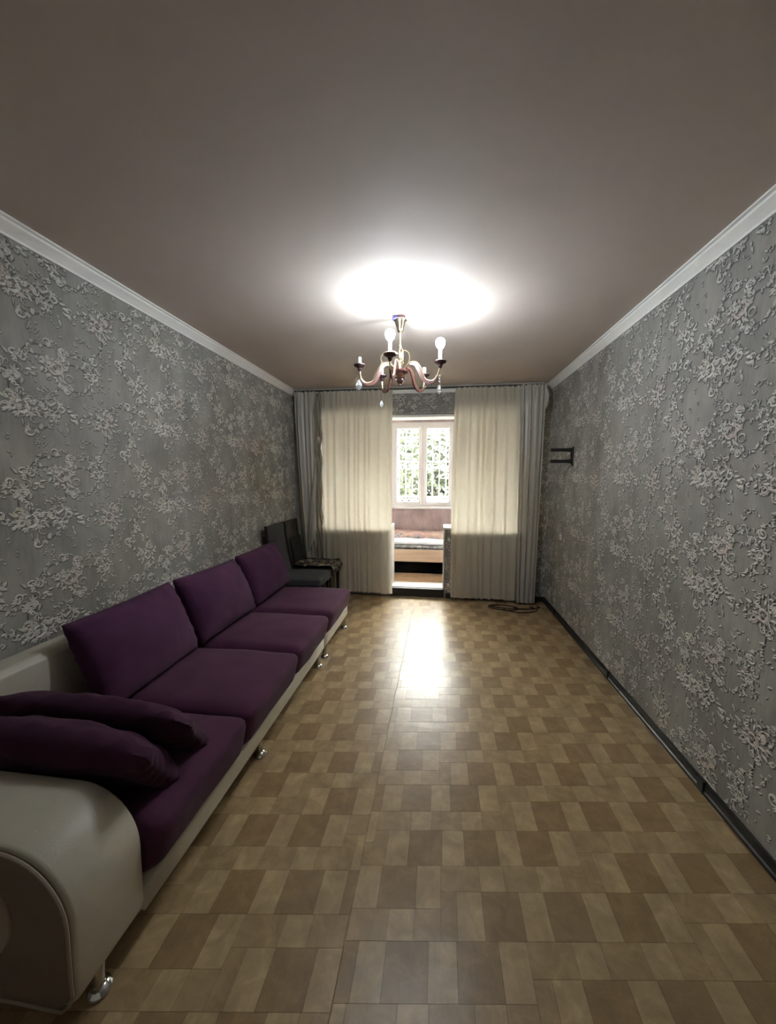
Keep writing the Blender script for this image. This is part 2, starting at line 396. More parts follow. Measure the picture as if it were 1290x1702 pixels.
# balcony room
ib = MB(); ib.box(0.18, W - 0.18, YB + 0.001, YB + 0.012, OZ1, 2.46); ib.box(0.18, OX0, YB + 0.001, YB + 0.012, 0.10, OZ1); ib.box(OX1, W - 0.18, YB + 0.001, YB + 0.012, 0.10, OZ1)
ib.box(OX0, DX0, YB + 0.001, YB + 0.012, 0.10, OZ0); ib.box(DX1, OX1, YB + 0.001, YB + 0.012, 0.10, OZ0)
struct(ib.build('wall_balcony_bounce', M_WHITE))  # unseen white lining added to bounce daylight into the balcony
struct(MB().box(-0.05, W + 0.05, YB, YF + 0.2, -0.05, 0.10).build('floor_balcony', M_BALFLOOR))
struct(MB().box(-0.05, W + 0.05, YB, YF + 0.2, 2.46, 2.6).build('ceiling_balcony', M_WHITE))
struct(MB().box(-0.05, 0.18, YB, YF, 0.10, 2.46).build('wall_balcony_left', M_PINK))
struct(MB().box(W - 0.18, W + 0.05, YB, YF, 0.10, 2.46).build('wall_balcony_right', M_PINK))
WX0, WX1, WZ0, WZ1 = 0.36, 2.86, 1.03, 2.40
wf = MB(); wf.box(0.18, W - 0.18, YF, YF + 0.16, 0.10, WZ0); wf.box(0.18, WX0, YF, YF + 0.16, WZ0, 2.46)
wf.box(WX1, W - 0.18, YF, YF + 0.16, WZ0, 2.46); wf.box(WX0, WX1, YF, YF + 0.16, WZ1, 2.46)
struct(wf.build('wall_far', M_PINK))
# window: outer frame, five sashes with panes, sill
fy0, fy1 = YF + 0.02, YF + 0.09
fr = MB(); fr.box(WX0, WX1, fy0, fy1, WZ1 - 0.06, WZ1); fr.box(WX0, WX1, fy0, fy1, WZ0, WZ0 + 0.05)
edges = [WX0, 0.62, 1.105, 1.59, 2.075, 2.56, WX1]
for k, x in enumerate(edges):
    a = x if k == 0 else x - 0.028; b_ = x if k == len(edges) - 1 else x + 0.028
    if k == 0: b_ = x + 0.05
    if k == len(edges) - 1: a = x - 0.05
    fr.box(a, b_, fy0, fy1, WZ0 + 0.05, WZ1 - 0.06)
win = fr.build('window_1', M_PVC); struct(win)
for k in range(len(edges) - 1):
    x0, x1 = edges[k] + 0.03, edges[k + 1] - 0.03
    z0, z1 = WZ0 + 0.052, WZ1 - 0.062; s = 0.036
    sm = MB(); y0, y1 = fy0 - 0.012, fy1 - 0.02
    sm.box(x0, x1, y0, y1, z0, z0 + s); sm.box(x0, x1, y0, y1, z1 - s, z1); sm.box(x0, x0 + s, y0, y1, z0 + s, z1 - s); sm.box(x1 - s, x1, y0, y1, z0 + s, z1 - s)
    so = sm.build('sash', M_PVC, win)
    MB().box(x0 + s, x1 - s, fy0 + 0.02, fy0 + 0.026, z0 + s, z1 - s).build('pane', M_GLASS, so)
    if k in (2, 3):
        MB().box(x0 + 0.012, x0 + 0.028, y0 - 0.02, y0, 1.60, 1.72).build('handle', M_PVC, so, bevel=0.003)
MB().box(WX0 - 0.04, WX1 + 0.04, YF - 0.10, YF + 0.02, WZ0 - 0.02, WZ0 + 0.008).build('window_sill', M_PVC, win, bevel=0.004)

# ------------------------------------------------------------------ floor pieces (patterned sheet laid in two strips)
SH = 0.13; SEAM = 1.578
u_ = Vector((0.545, 0.152)); v_ = Vector((-0.275, 0.248)); O_ = Vector((1.76, 1.556))
unit = []                                   # (kind, x0, x1, ytop, ybottom)
for k in range(3):
    unit.append(('dark', 0.225 * k, 0.225 * k + 0.135, 0.0, -0.152)); unit.append(('light', 0.225 * k + 0.135, 0.225 * k + 0.225, 0.0, -0.152))
unit += [('light', 0.275, 0.366, -0.152, -0.248), ('mid', 0.366, 0.495, -0.152, -0.248), ('light', 0.495, 0.585, -0.152, -0.248), ('mid', 0.585, 0.675, -0.152, -0.248)]
unit += [('mid', 0.13, 0.275, -0.152, -0.248), ('mid', 0.13, 0.185, -0.248, -0.40), ('light', 0.185, 0.275, -0.248, -0.40)]
def clip(poly, ax, val, keep_less):
    out = []
    for i in range(len(poly)):
        p, q = poly[i], poly[(i + 1) % len(poly)]
        ip = (p[ax] <= val) == keep_less or p[ax] == val; iq = (q[ax] <= val) == keep_less or q[ax] == val
        if ip: out.append(p)
        if ip != iq:
            tt = (val - p[ax]) / (q[ax] - p[ax]); out.append((p[0] + tt * (q[0] - p[0]), p[1] + tt * (q[1] - p[1])))
    return out
tiles = []
for sheet in (0, 1):
    off = Vector((-0.126, -0.02)) if sheet == 0 else Vector((0, 0))
    xa, xb = (0.0, SEAM - 0.001) if sheet == 0 else (SEAM + 0.001, W)
    for i in range(-16, 17):
        for j in range(-26, 27):
            o = O_ + off + i * u_ + j * v_
            if o.x < -1.0 or o.x > W + 0.5 or o.y < BACK - 0.8 or o.y > D + 1.0: continue
            for kind, x0, x1, yt, yb in unit:
                g = 0.0005
                P = [(o.x + x0 + g, o.y + yb + g), (o.x + x1 - g, o.y + yb + g), (o.x + x1 - g, o.y + yt - g), (o.x + x0 + g, o.y + yt - g)]
                P = [(x, y + SH * (x - 2.0)) for x, y in P]
                full = all(xa <= x <= xb and BACK <= y <= D for x, y in P)
                for ax, val, less in ((0, xa, False), (0, xb, True), (1, BACK, False), (1, D - 0.021, True)):
                    if P: P = clip(P, ax, val, less)
                if len(P) < 3: continue
                ar = abs(sum(P[k][0] * P[(k + 1) % len(P)][1] - P[(k + 1) % len(P)][0] * P[k][1] for k in range(len(P)))) / 2
                if ar < 1e-4: continue
                c = (sum(p[0] for p in P) / len(P), sum(p[1] for p in P) / len(P))
                px, py, z = project((c[0], c[1], 0))
                vis = (z > 0.3 and -20 < px < 1310 and py < 1730 and c[0] > 0.9 and c[1] > 0.8)
                tiles.append((kind, P, c, (ar / z ** 2) * (1507 / 1000 / z) if vis else -1, full, round(x1 - x0, 3), round(yt - yb, 3)))
tiles.sort(key=lambda q: -q[3])
FM = {'dark': M_FDARK, 'light': M_FLIGHT, 'mid': M_FMID}
share = {}
def tile_geo(P, c, ztop):
    n = len(P)
    return ([(p[0] - c[0], p[1] - c[1], -0.0016) for p in P] + [(p[0] - c[0], p[1] - c[1], ztop) for p in P],
            [tuple(range(n, 2 * n))] + [(k, (k + 1) % n, n + (k + 1) % n, n + k) for k in range(n)])
for q in tiles[:290]:
    kind, P, c, s_, full, w_, h_ = q
    key = (kind, w_, h_) if full else None
    if key and key in share: me = share[key]
    else:
        V, F = tile_geo(P, c, 0.0)
        me = bpy.data.meshes.new('floor_tile'); me.from_pydata(V, [], F); me.materials.append(FM[kind])
        if key: share[key] = me
    o = bpy.data.objects.new('floor_tile', me); COL.objects.link(o); o.location = (c[0], c[1], 0); o.parent = floor
rest = {'dark': ([], []), 'light': ([], []), 'mid': ([], [])}
V = []; F = []; MI = []
for kind, P, c, s_, full, w_, h_ in tiles[290:]:
    v, f = tile_geo(P, (0, 0), 0.0); b0 = len(V); V += v; F += [tuple(i + b0 for i in q) for q in f]; MI += [('dark', 'light', 'mid').index(kind)] * len(f)
fr_ = mesh_obj('far_floor_tiles', V, F, mats=[M_FDARK, M_FLIGHT, M_FMID]); fr_.data.polygons.foreach_set('material_index', MI)
fr_.parent = floor; fr_['kind'] = 'stuff'
# the slightly lifted joint between the two strips
sm = MB(); pts = []
for k in range(60):
    y = BACK + 0.02 + k * (D - BACK - 0.06) / 59
    pts.append((SEAM + 0.0022 * math.sin(k * 1.7) , y, 0.0002 + 0.0006 * (0.5 + 0.5 * math.sin(k * 0.9))))
ridge = MB().tube(pts, 0.0022, 6).build('seam_ridge', M_FMID, floor, smooth=True)

# ceiling filler spots
for (x, y) in ((1.557, 2.47), (1.727, 2.53)):
    cs = MB().lathe([(0.013, -0.0025), (0.016, -0.0015), (0.016, 0.001)], (x, y, H), 12).build('filler_spot', simple('grey_filler', (0.30, 0.29, 0.28), 0.8)); cs.parent = ceil

# ------------------------------------------------------------------ printed relief of the wallpaper
class Relief:
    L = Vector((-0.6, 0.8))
    def __init__(s): s.v = []; s.f = []; s.c = []; s.zc = 0
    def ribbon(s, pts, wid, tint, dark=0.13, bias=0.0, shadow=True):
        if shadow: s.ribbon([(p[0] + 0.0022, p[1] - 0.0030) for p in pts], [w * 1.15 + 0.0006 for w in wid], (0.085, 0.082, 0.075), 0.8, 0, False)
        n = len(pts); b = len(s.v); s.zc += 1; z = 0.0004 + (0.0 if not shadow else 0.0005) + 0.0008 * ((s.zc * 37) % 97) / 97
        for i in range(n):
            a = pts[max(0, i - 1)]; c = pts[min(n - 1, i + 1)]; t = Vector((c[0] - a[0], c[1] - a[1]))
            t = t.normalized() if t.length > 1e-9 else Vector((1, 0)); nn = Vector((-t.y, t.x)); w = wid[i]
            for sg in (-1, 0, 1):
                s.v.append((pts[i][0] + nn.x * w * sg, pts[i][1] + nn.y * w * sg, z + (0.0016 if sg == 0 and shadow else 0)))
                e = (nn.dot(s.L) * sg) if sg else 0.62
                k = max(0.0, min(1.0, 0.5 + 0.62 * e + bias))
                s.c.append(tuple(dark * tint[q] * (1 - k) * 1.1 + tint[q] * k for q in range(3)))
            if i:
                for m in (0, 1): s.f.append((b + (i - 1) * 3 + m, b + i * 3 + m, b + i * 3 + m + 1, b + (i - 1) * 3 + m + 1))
    def leaf(s, p, a, ln, wd, tint, curl=0.6, bias=0.0):
        pts = []; x, y = p; n = 6; ang = a
        for i in range(n):
            pts.append((x, y)); x += ln / (n - 1) * math.cos(ang); y += ln / (n - 1) * math.sin(ang); ang += curl / (n - 1)
        s.ribbon(pts, [wd * max(0.06, math.sin(PI * min(1, (i / (n - 1)) ** 0.75)) ) for i in range(n)], tint, bias=bias)
    def scroll(s, p, a, r, hand, tint, wd=0.005, turns=None, dark=0.12):
        n = 12; pts = []; wid = []; turns = turns or (0.5 + 0.45 * ((s.zc * 53) % 89) / 89)
        sh = 0.30 + 0.5 * ((s.zc * 31) % 71) / 71; ec = 0.72 + 0.28 * ((s.zc * 17) % 61) / 61
        for i in range(n):
            q = i / (n - 1); rr = r * (1 - sh * q); th = a + hand * q * turns * 2 * PI
            cx = p[0] + r * math.cos(a + PI); cy = p[1] + r * math.sin(a + PI)
            pts.append((cx + rr * math.cos(th), cy + ec * rr * math.sin(th))); wid.append(wd * (0.18 + 1.15 * q ** 0.8) * (1 if q < 0.93 else 0.7))
        s.ribbon(pts, wid, tint, dark)
rl = Relief(); rg = random.Random(11)
GREY = (0.70, 0.68, 0.62); PALE = (0.82, 0.80, 0.735); PINKT = (0.70, 0.60, 0.55); YEL = (0.70, 0.67, 0.50); DKG = (0.30, 0.30, 0.28)
TW, TH_ = 0.53, 0.62
def gt(): return rg.choice([GREY, GREY, PALE, GREY, PINKT if rg.random() < 0.35 else GREY])
def rose(c, r, tint):
    for k in range(7):
        a = rg.uniform(0, 2 * PI); rr = r * rg.uniform(0.35, 0.95); n = 7; sp = rg.uniform(1.2, 2.2)
        pts = [(c[0] + rr * math.cos(a + sp * i / (n - 1)), c[1] + rr * math.sin(a + sp * i / (n - 1))) for i in range(n)]
        rl.ribbon(pts, [r * 0.17 * math.sin(PI * (i + 0.6) / (n + 0.2)) for i in range(n)], tint, 0.22, bias=0.05)
    rl.leaf((c[0] - r * .12, c[1]), rg.uniform(0, 6), r * 0.4, r * 0.16, (0.16, 0.13, 0.12), 0.8)
def spray(p, a, ln, hand):
    n = max(5, int(ln / 0.02)); x, y = p; ang = a; pts = [(x, y)]
    for i in range(n):
        x += ln / n * math.cos(ang); y += ln / n * math.sin(ang); ang += hand * 0.16 + 0.08 * math.sin(i * 1.1); pts.append((x, y))
        if i % 2 == 0:
            sd = 1 if (i // 2) % 2 else -1
            if rg.random() < 0.55: rl.scroll((x, y), ang + sd * rg.uniform(0.5, 1.3), rg.uniform(0.012, 0.024), sd, gt(), rg.uniform(0.0032, 0.0052))
            for q in range(3): rl.leaf((x + rg.uniform(-.006, .006), y + rg.uniform(-.006, .006)), ang + sd * rg.uniform(0.4, 1.6) + q * 0.5, rg.uniform(0.016, 0.036), rg.uniform(0.005, 0.009), gt(), sd * 1.3)
    rl.ribbon(pts, [0.0035 * (1 - 0.6 * i / len(pts)) for i in range(len(pts))], (0.20, 0.20, 0.185), 0.3)
    rl.scroll(pts[-1], ang + hand * 1.2, rg.uniform(0.022, 0.034), hand, PALE, 0.0066, 0.95)
    for q in range(3): rl.leaf(pts[-1], ang - hand * 0.8 + q * 0.6, 0.034, 0.0075, gt(), 0.5)
TW = 1.06
MOTIFS = [(mx_ + ox_ + rg.uniform(-.055, .055), my_ + rg.uniform(-.07, .07), fl * (1 if ox_ == 0 else -1), big) for ox_ in (0, 0.53) for (mx_, my_, fl, big) in ((0.14, 0.16, 1, 1), (0.405, 0.47, -1, 1), (0.40, 0.14, 1, 0), (0.13, 0.46, -1, 0))]
for (mx_, my_, fl, big) in MOTIFS:
    for k in range(3 if big else 2):
        a = rg.uniform(0.2, 1.2) + k * 2.1 + (0.5 if fl < 0 else 0) + (1.1 if not big else 0)
        spray((mx_ + 0.03 * math.cos(a), my_ + 0.03 * math.sin(a)), a, rg.uniform(0.17, 0.24), fl * (1 if k % 2 else -1))
    for k in range(20 if big else 9):
        a = rg.uniform(0, 2 * PI); d = rg.uniform(0.03, 0.10)
        rl.leaf((mx_ + d * math.cos(a), my_ + d * math.sin(a) * 0.8), a + rg.uniform(-.7, .7), rg.uniform(0.025, 0.048), rg.uniform(0.006, 0.0105), gt(), rg.uniform(-.9, .9))
    for k in range(8 if big else 4):
        a = rg.uniform(0, 2 * PI); d = rg.uniform(0.05, 0.12)
        rl.scroll((mx_ + d * math.cos(a), my_ + d * math.sin(a)), a, rg.uniform(0.014, 0.030), rg.choice((-1, 1)), gt(), rg.uniform(0.0045, 0.0065))
    if big:
        rose((mx_, my_), 0.048, PINKT if fl > 0 else PALE); rose((mx_ + 0.055 * fl, my_ + 0.035), 0.030, YEL if fl < 0 else PINKT); rose((mx_ - 0.05, my_ - 0.03 * fl), 0.027, PINKT)
    else: rose((mx_, my_), 0.026, GREY)
for k in range(130):
    p_ = (rg.uniform(0, TW), rg.uniform(0, TH_))
    if k % 3 == 0: rl.scroll(p_, rg.uniform(0, 6.28), rg.uniform(0.010, 0.018), rg.choice((-1, 1)), GREY, 0.0038)
    for q in range(rg.randint(1, 4)): rl.leaf((p_[0] + rg.uniform(-.012, .012), p_[1] + rg.uniform(-.012, .012)), rg.uniform(0, 6.28), rg.uniform(0.014, 0.026), rg.uniform(0.0035, 0.006), gt(), rg.uniform(-.8, .8))
RV = np.array(rl.v) * np.array([0.84, 0.84, 1.0]); TW *= 0.84; TH_ *= 0.84; RF = np.array(rl.f); RC = np.array(rl.c)
def paper_relief(parent, frame, u0, u1, v0, v1, us=0.0, vs=0.0):
    """frame(u, v, h) -> world; keeps whole printed strokes inside the rectangle"""
    VV = []; FF = []; CC = []; nb = 0
    for i in range(int((u0 - us) // TW) - 1, int((u1 - us) // TW) + 2):
        for j in range(int((v0 - vs) // TH_) - 1, int((v1 - vs) // TH_) + 2):
            P = RV.copy(); P[:, 0] += us + i * TW; P[:, 1] += vs + j * TH_
            ok = (P[:, 0] > u0) & (P[:, 0] < u1) & (P[:, 1] > v0) & (P[:, 1] < v1)
            f = RF[ok[RF].all(axis=1)]
            if not len(f): continue
            used = np.unique(f); mp = -np.ones(len(P), int); mp[used] = np.arange(len(used)) + nb
            VV.append(P[used]); FF.append(mp[f]); CC.append(RC[used]); nb += len(used)
    P = np.concatenate(VV); Fq = np.concatenate(FF); C = np.concatenate(CC)
    Wd = frame(P)
    me = bpy.data.meshes.new('wallpaper_print'); me.from_pydata(Wd.tolist(), [], Fq.tolist())
    ca = me.color_attributes.new('Col', 'FLOAT_COLOR', 'POINT'); ca.data.foreach_set('color', np.concatenate([C, np.ones((len(C), 1))], 1).ravel())
    me.materials.append(M_PRINT)
    o = bpy.data.objects.new('wallpaper_print', me); COL.objects.link(o); o.parent = parent; o['kind'] = 'stuff'; return o
ZT = H - 0.063
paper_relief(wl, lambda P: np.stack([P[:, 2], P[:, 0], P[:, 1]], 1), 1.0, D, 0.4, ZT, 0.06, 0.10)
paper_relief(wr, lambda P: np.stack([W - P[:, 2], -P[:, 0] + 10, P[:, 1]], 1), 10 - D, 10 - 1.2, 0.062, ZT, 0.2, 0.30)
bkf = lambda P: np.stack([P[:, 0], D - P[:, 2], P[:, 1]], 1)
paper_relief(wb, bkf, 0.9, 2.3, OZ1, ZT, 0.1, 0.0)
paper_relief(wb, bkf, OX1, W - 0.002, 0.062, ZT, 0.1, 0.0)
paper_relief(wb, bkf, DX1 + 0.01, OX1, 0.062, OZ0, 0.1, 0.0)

# ------------------------------------------------------------------ curtains
RAILY = 4.70
rail = thing('curtain_rail', (1.55, RAILY + 0.03, H), 'long pale ceiling rail carrying the curtains across the window wall', 'curtain rail')
setparent(MB().box(0.05, 3.04, RAILY - 0.02, RAILY + 0.09, H - 0.022, H - 0.001).build('track', M_RAIL, bevel=0.004), rail)
for yy in (RAILY + 0.005, RAILY + 0.06):
    setparent(MB().box(0.06, 3.03, yy - 0.006, yy + 0.006, H - 0.026, H - 0.021).build('slot', M_SILL), rail)

def curtain(name, x0, x1, y, ztop, zbot, npl, amp, mat, seed, header=True, flare=0.0, topamp=0.012, gather=None, hem=0.0, shift=None):
    rg = random.Random(seed); nx = int(npl * 10); nz = 34
    ph = [0.0]
    for k in range(nx): ph.append(ph[-1] + 2 * PI * npl / nx * (0.35 + 1.3 * (0.5 + 0.5 * math.sin(k * 0.37 + 3 * mnoise.noise(Vector((k * 0.11, seed, 4)))))))
    sc = 2 * PI * npl / ph[-1]; ph = [p * sc for p in ph]
    am = [0.25 + 1.0 * abs(mnoise.noise(Vector((k / nx * npl * 0.8, seed, 0)))) + 0.35 * rg.random() * 0 + 0.2 for k in range(nx + 1)]
    V = []; F = []
    for j in range(nz + 1):
        q = j / nz; z = ztop + (zbot - ztop) * q
        a = topamp + (amp - topamp) * min(1.0, q * 6) ** 0.7
        for i in range(nx + 1):
            s = i / nx; x = x0 + (x1 - x0) * s
            if gather: x = gather(s, q, x)
            wob = 1.5 * mnoise.noise(Vector((s * npl * 0.6, q * 1.3, seed * 3.1)))
            yy = y + a * am[i] * math.sin(ph[i] + wob)
            if q < 0.07: yy += 0.006 * math.sin(ph[i] * 3 + 1)
            zz = z
            if j == 0: zz += 0.007 * math.cos(ph[i] * 2)
            if j >= nz - 1: zz += hem * mnoise.noise(Vector((s * 5, seed, 1)))
            if flare: yy -= flare * q * q
            if shift: x, yy = shift(s, q, x, yy)
            V.append((x, yy, zz))
    for j in range(nz):
        for i in range(nx):
            a0 = j * (nx + 1) + i; F.append((a0, a0 + 1, a0 + nx + 2, a0 + nx + 1))
    return mesh_obj(name, V, F, mat, smooth=True)
def hooks(root, x0, x1, y, ztop, n):
    for k in range(n):
        x = x0 + (x1 - x0) * (k + 0.5) / n
        h = MB().tube([(x, y, ztop - 0.02), (x, y - 0.004, ztop + 0.004), (x, y, H - 0.0275)], 0.0035, 6).build('hook', M_PVC, smooth=True); setparent(h, root)
def curtain_thing(name, x0, x1, y, zt, zb, npl, amp, mat, seed, label, nh, group=None, **kw):
    r = thing(name, ((x0 + x1) / 2, y, zb), label, 'curtain', group)
    c = curtain('cloth', x0, x1, y, zt, zb, npl, amp, mat, seed, **kw); setparent(c, r)
    hooks(r, x0 + 0.01, x1 - 0.01, y, zt, nh); return r
ZC = 2.562
cl = curtain_thing('sheer_curtain', 0.40, 1.292, RAILY, ZC, 0.052, 11, 0.022, M_TULLE, 3, 'cream backlit curtain beside the dining chairs, glowing above a dark lower band', 13,
                   flare=-0.02, hem=0.02, gather=lambda s, q, x: x - 0.010 * math.sin(q * PI) * s)
hemb = MB()
cr = curtain_thing('sheer_curtain', 2.036, 2.79, RAILY, ZC, 0.038, 9, 0.022, M_TULLE, 8, 'cream backlit curtain above the coiled cable, nearer the wall bracket', 12,
                   hem=0.02, gather=lambda s, q, x: x - (0.040 * math.sin(min(1, q * 1.6) * PI / 2)) * (1 - s) ** 2 + 0.02 * q * (1 - s))
dl = curtain_thing('satin_drape', 0.055, 0.352, RAILY - 0.005, ZC, 0.06, 4.0, 0.040, M_SATIN, 5, 'silvery grey satin drape in the corner behind the dining chairs', 5,
                   gather=lambda s, q, x: x + 0.16 * (q ** 1.4) * (1 - s) * 0.8 + 0.02 * q)
rf = curtain('ruffle', 0.345, 0.415, RAILY - 0.045, ZC - 0.02, 0.46, 2.5, 0.020, M_RUFFLE, 9, topamp=0.016,
             shift=lambda s, q, x, y: (x - 0.05 * max(0, q - 0.75) + 0.010 * math.sin(38 * q + 5 * s), y + 0.014 * math.sin(52 * q + 7 * s)))
setparent(rf, dl)
# loose diagonal fold sweeping down the corner drape
V = []; F = []
for j in range(25):
    q = j / 24; zc = 1.75 - 1.0 * q
    for i in range(7):
        s = i / 6; V.append((0.345 - 0.10 * math.sin(q * PI * 0.55) * (1 - s) - 0.02 * q, RAILY - 0.050 - 0.022 * math.sin(PI * s) * (1 - 0.4 * q), zc - 0.18 * (1 - s) * q))
for j in range(24):
    for i in range(6): F.append((j * 7 + i, j * 7 + i + 1, j * 7 + i + 8, j * 7 + i + 7))
setparent(mesh_obj('fold', V, F, M_SATIN, smooth=True), dl)
dr = curtain_thing('satin_drape', 2.765, 3.045, RAILY - 0.058, ZC, 0.03, 4.5, 0.036, M_SATIN, 12, 'grey satin drape in the corner beside the wall bracket', 6,
                   gather=lambda s, q, x: x - 0.05 * q * s + 0.02 * q * (1 - s))
V = []; F = []
for j in range(9):
    q = j / 8
    for i in range(4):
        s = i / 3; V.append((3.035 + 0.035 * s * math.sin(PI * min(1, q * 1.15)) ** 0.8, RAILY - 0.062 - 0.02 * s, 2.54 - 0.30 * q))
for j in range(8):
    for i in range(3): F.append((j * 4 + i, j * 4 + i + 1, j * 4 + i + 5, j * 4 + i + 4))
setparent(mesh_obj('turned_edge', V, F, M_SATIN, smooth=True), dr)

# ------------------------------------------------------------------ sofa
def sofa_leg(root, x, y, h=0.12):
    l = MB().lathe([(0.017, 0.016), (0.017, 0.05), (0.021, h - 0.004), (0.021, h)], (x, y, 0), 14).build('leg', M_CHROME, smooth=True); setparent(l, root)
    ft = MB().lathe([(0.030, 0.001), (0.034, 0.006), (0.032, 0.014), (0.022, 0.022), (0.016, 0.026)], (x, y, 0), 18).build('foot', M_CHROME, smooth=True)
    ft.parent = l
def seat_front(p, w):            # front face leans back towards the bottom
    if w.x > 0.3: p.x -= 0.045 * (1 - w.z) / 2 * (w.x - 0.3) / 0.7
    return p
def seat(root, y0, y1, seed, nm='seat_cushion'):
    s = soft_box(nm, 0.17, 1.012, y0 + 0.004, y1 - 0.004, 0.205, 0.408, 0.055, M_SEAT, puff=0.022, n=16, wob=0.006, sag=seat_front, seed=seed)
    return setparent(s, root)
def sofa_body(root, y0, y1, yb=None):
    setparent(soft_box('base', 0.03, 0.952, yb or y0, y1, 0.118, 0.212, 0.012, M_CREAM, n=6), root)
    pr = [(0.004, 0.118), (0.15, 0.118), (0.175, 0.20), (0.150, 0.62), (0.135, 0.70), (0.110, 0.725), (0.03, 0.735), (0.004, 0.715)]
    setparent(MB().prism(pr, 'y', y0, y1).build('backrest', M_CREAM, smooth=True, bevel=0.006), root)
S1 = thing('sofa', (0.5, 1.9, 0), 'long cream leather sofa with three purple seat cushions and a rounded arm, in the foreground', 'sofa')
sofa_body(S1, 0.78, 2.935, 1.0)
for k, (a, b_) in enumerate(((1.012, 1.612), (1.612, 2.272), (2.272, 2.938))): seat(S1, a, b_, k * 7.0)
# arm: rounded profile, extruded along y, darker panel with a disc on the outer side
def arm_prof(ins=0.0):
    p = [(0.004 + ins, 0.112 + ins), (0.915 - ins, 0.112 + ins), (0.938 - ins, 0.135 + ins), (0.948 - ins, 0.165)]
    r = 0.20 - ins; cx, cz = 0.748, 0.352
    for k in range(13):
        a = PI / 2 * k / 12; p.append((cx + r * math.cos(a), cz + r * math.sin(a)))
    p += [(0.03 + ins, 0.552 - ins), (0.004 + ins, 0.53 - ins)]
    return p
setparent(MB().prism(arm_prof(), 'y', 0.775, 1.008).build('armrest', M_CREAM, smooth=True, bevel=0.012, seg=3), S1)
pn = setparent(MB().prism(arm_prof(0.012), 'y', 0.762, 0.776).build('arm_panel', M_BROWN, smooth=True, bevel=0.004), S1)
dsc = MB(); n = 28; c0 = (0.66, 0.36)
dsc.prism([(c0[0] + 0.125 * math.cos(2 * PI * k / n), c0[1] + 0.125 * math.sin(2 * PI * k / n)) for k in range(n)], 'y', 0.752, 0.764)
dk = dsc.build('disc', M_BROWN2, smooth=True, bevel=0.004); dk.parent = pn
pip = MB().tube([(x, 0.764, z) for x, z in arm_prof(0.006)], 0.0045, 6, closed=True).build('piping', M_BROWN2, smooth=True); pip.parent = pn
for x, y in ((0.89, 0.885), (0.915, 1.864), (0.925, 2.855), (0.09, 0.9), (0.09, 2.85)): sofa_leg(S1, x, y)
S2 = thing('sofa_module', (0.5, 3.35, 0), 'armless single seat cream and purple sofa module, nearest the dining chairs', 'sofa')
sofa_body(S2, 2.955, 3.745); seat(S2, 2.958, 3.70, 31.0)
for x, y in ((0.925, 3.025), (0.93, 3.665), (0.09, 3.03), (0.09, 3.66)): sofa_leg(S2, x, y)

def place(o, c, xdir, normal):
    x = Vector(xdir).normalized(); z = Vector(normal); z = (z - x * z.dot(x)).normalized(); y = z.cross(x)
    m = Matrix((x, y, z)).transposed().to_4x4(); m.translation = Vector(c); o.matrix_world = m
BG = 'purple back cushions on the sofa'
for k, (y0, y1, lab, dz, lean, tw) in enumerate(((1.50, 2.175, 'largest purple back cushion, on the sofa between the empty backrest and the next cushion', 0.0, 0.40, 0.02),
                                   (2.235, 2.945, 'purple back cushion in the middle of the leaning three', 0.0, 0.42, -0.02),
                                   (3.00, 3.70, 'purple back cushion leaning on the single module by the dining chairs', 0.01, 0.40, 0.03))):
    p = pillow('back_cushion', (y1 - y0) + 0.03, 0.46, 0.235, M_PURPLE, seed=k + 1, corner=0.03)
    nrm = Vector((math.cos(lean), tw, math.sin(lean)))
    place(p, (0.262, (y0 + y1) / 2, 0.632 + dz), (0.0, 1, 0.02 * (1 if k != 1 else -1)), nrm)
    tag(p, lab, 'cushion', BG)
T_ = math.radians(50)
for c_, rx, th_, sd_, lab in (((0.53, 1.34, 0.505), -0.05, 0.155, 21, 'crumpled plum cushion lying behind another against the near sofa arm'),
                              ((0.53, 1.14, 0.525), -0.045, 0.18, 35, 'crumpled plum cushion wedged between the sofa arm and the cushion behind it')):
    p = pillow('loose_cushion', 0.88, 0.36, th_, M_PURPLE2, n=30, seed=sd_, wrinkle=0.013, corner=0.07, droop=0.03)
    place(p, c_, (1, 0.04, rx), (0, math.sin(T_), math.cos(T_))); tag(p, lab, 'cushion', 'loose plum cushions by the arm')

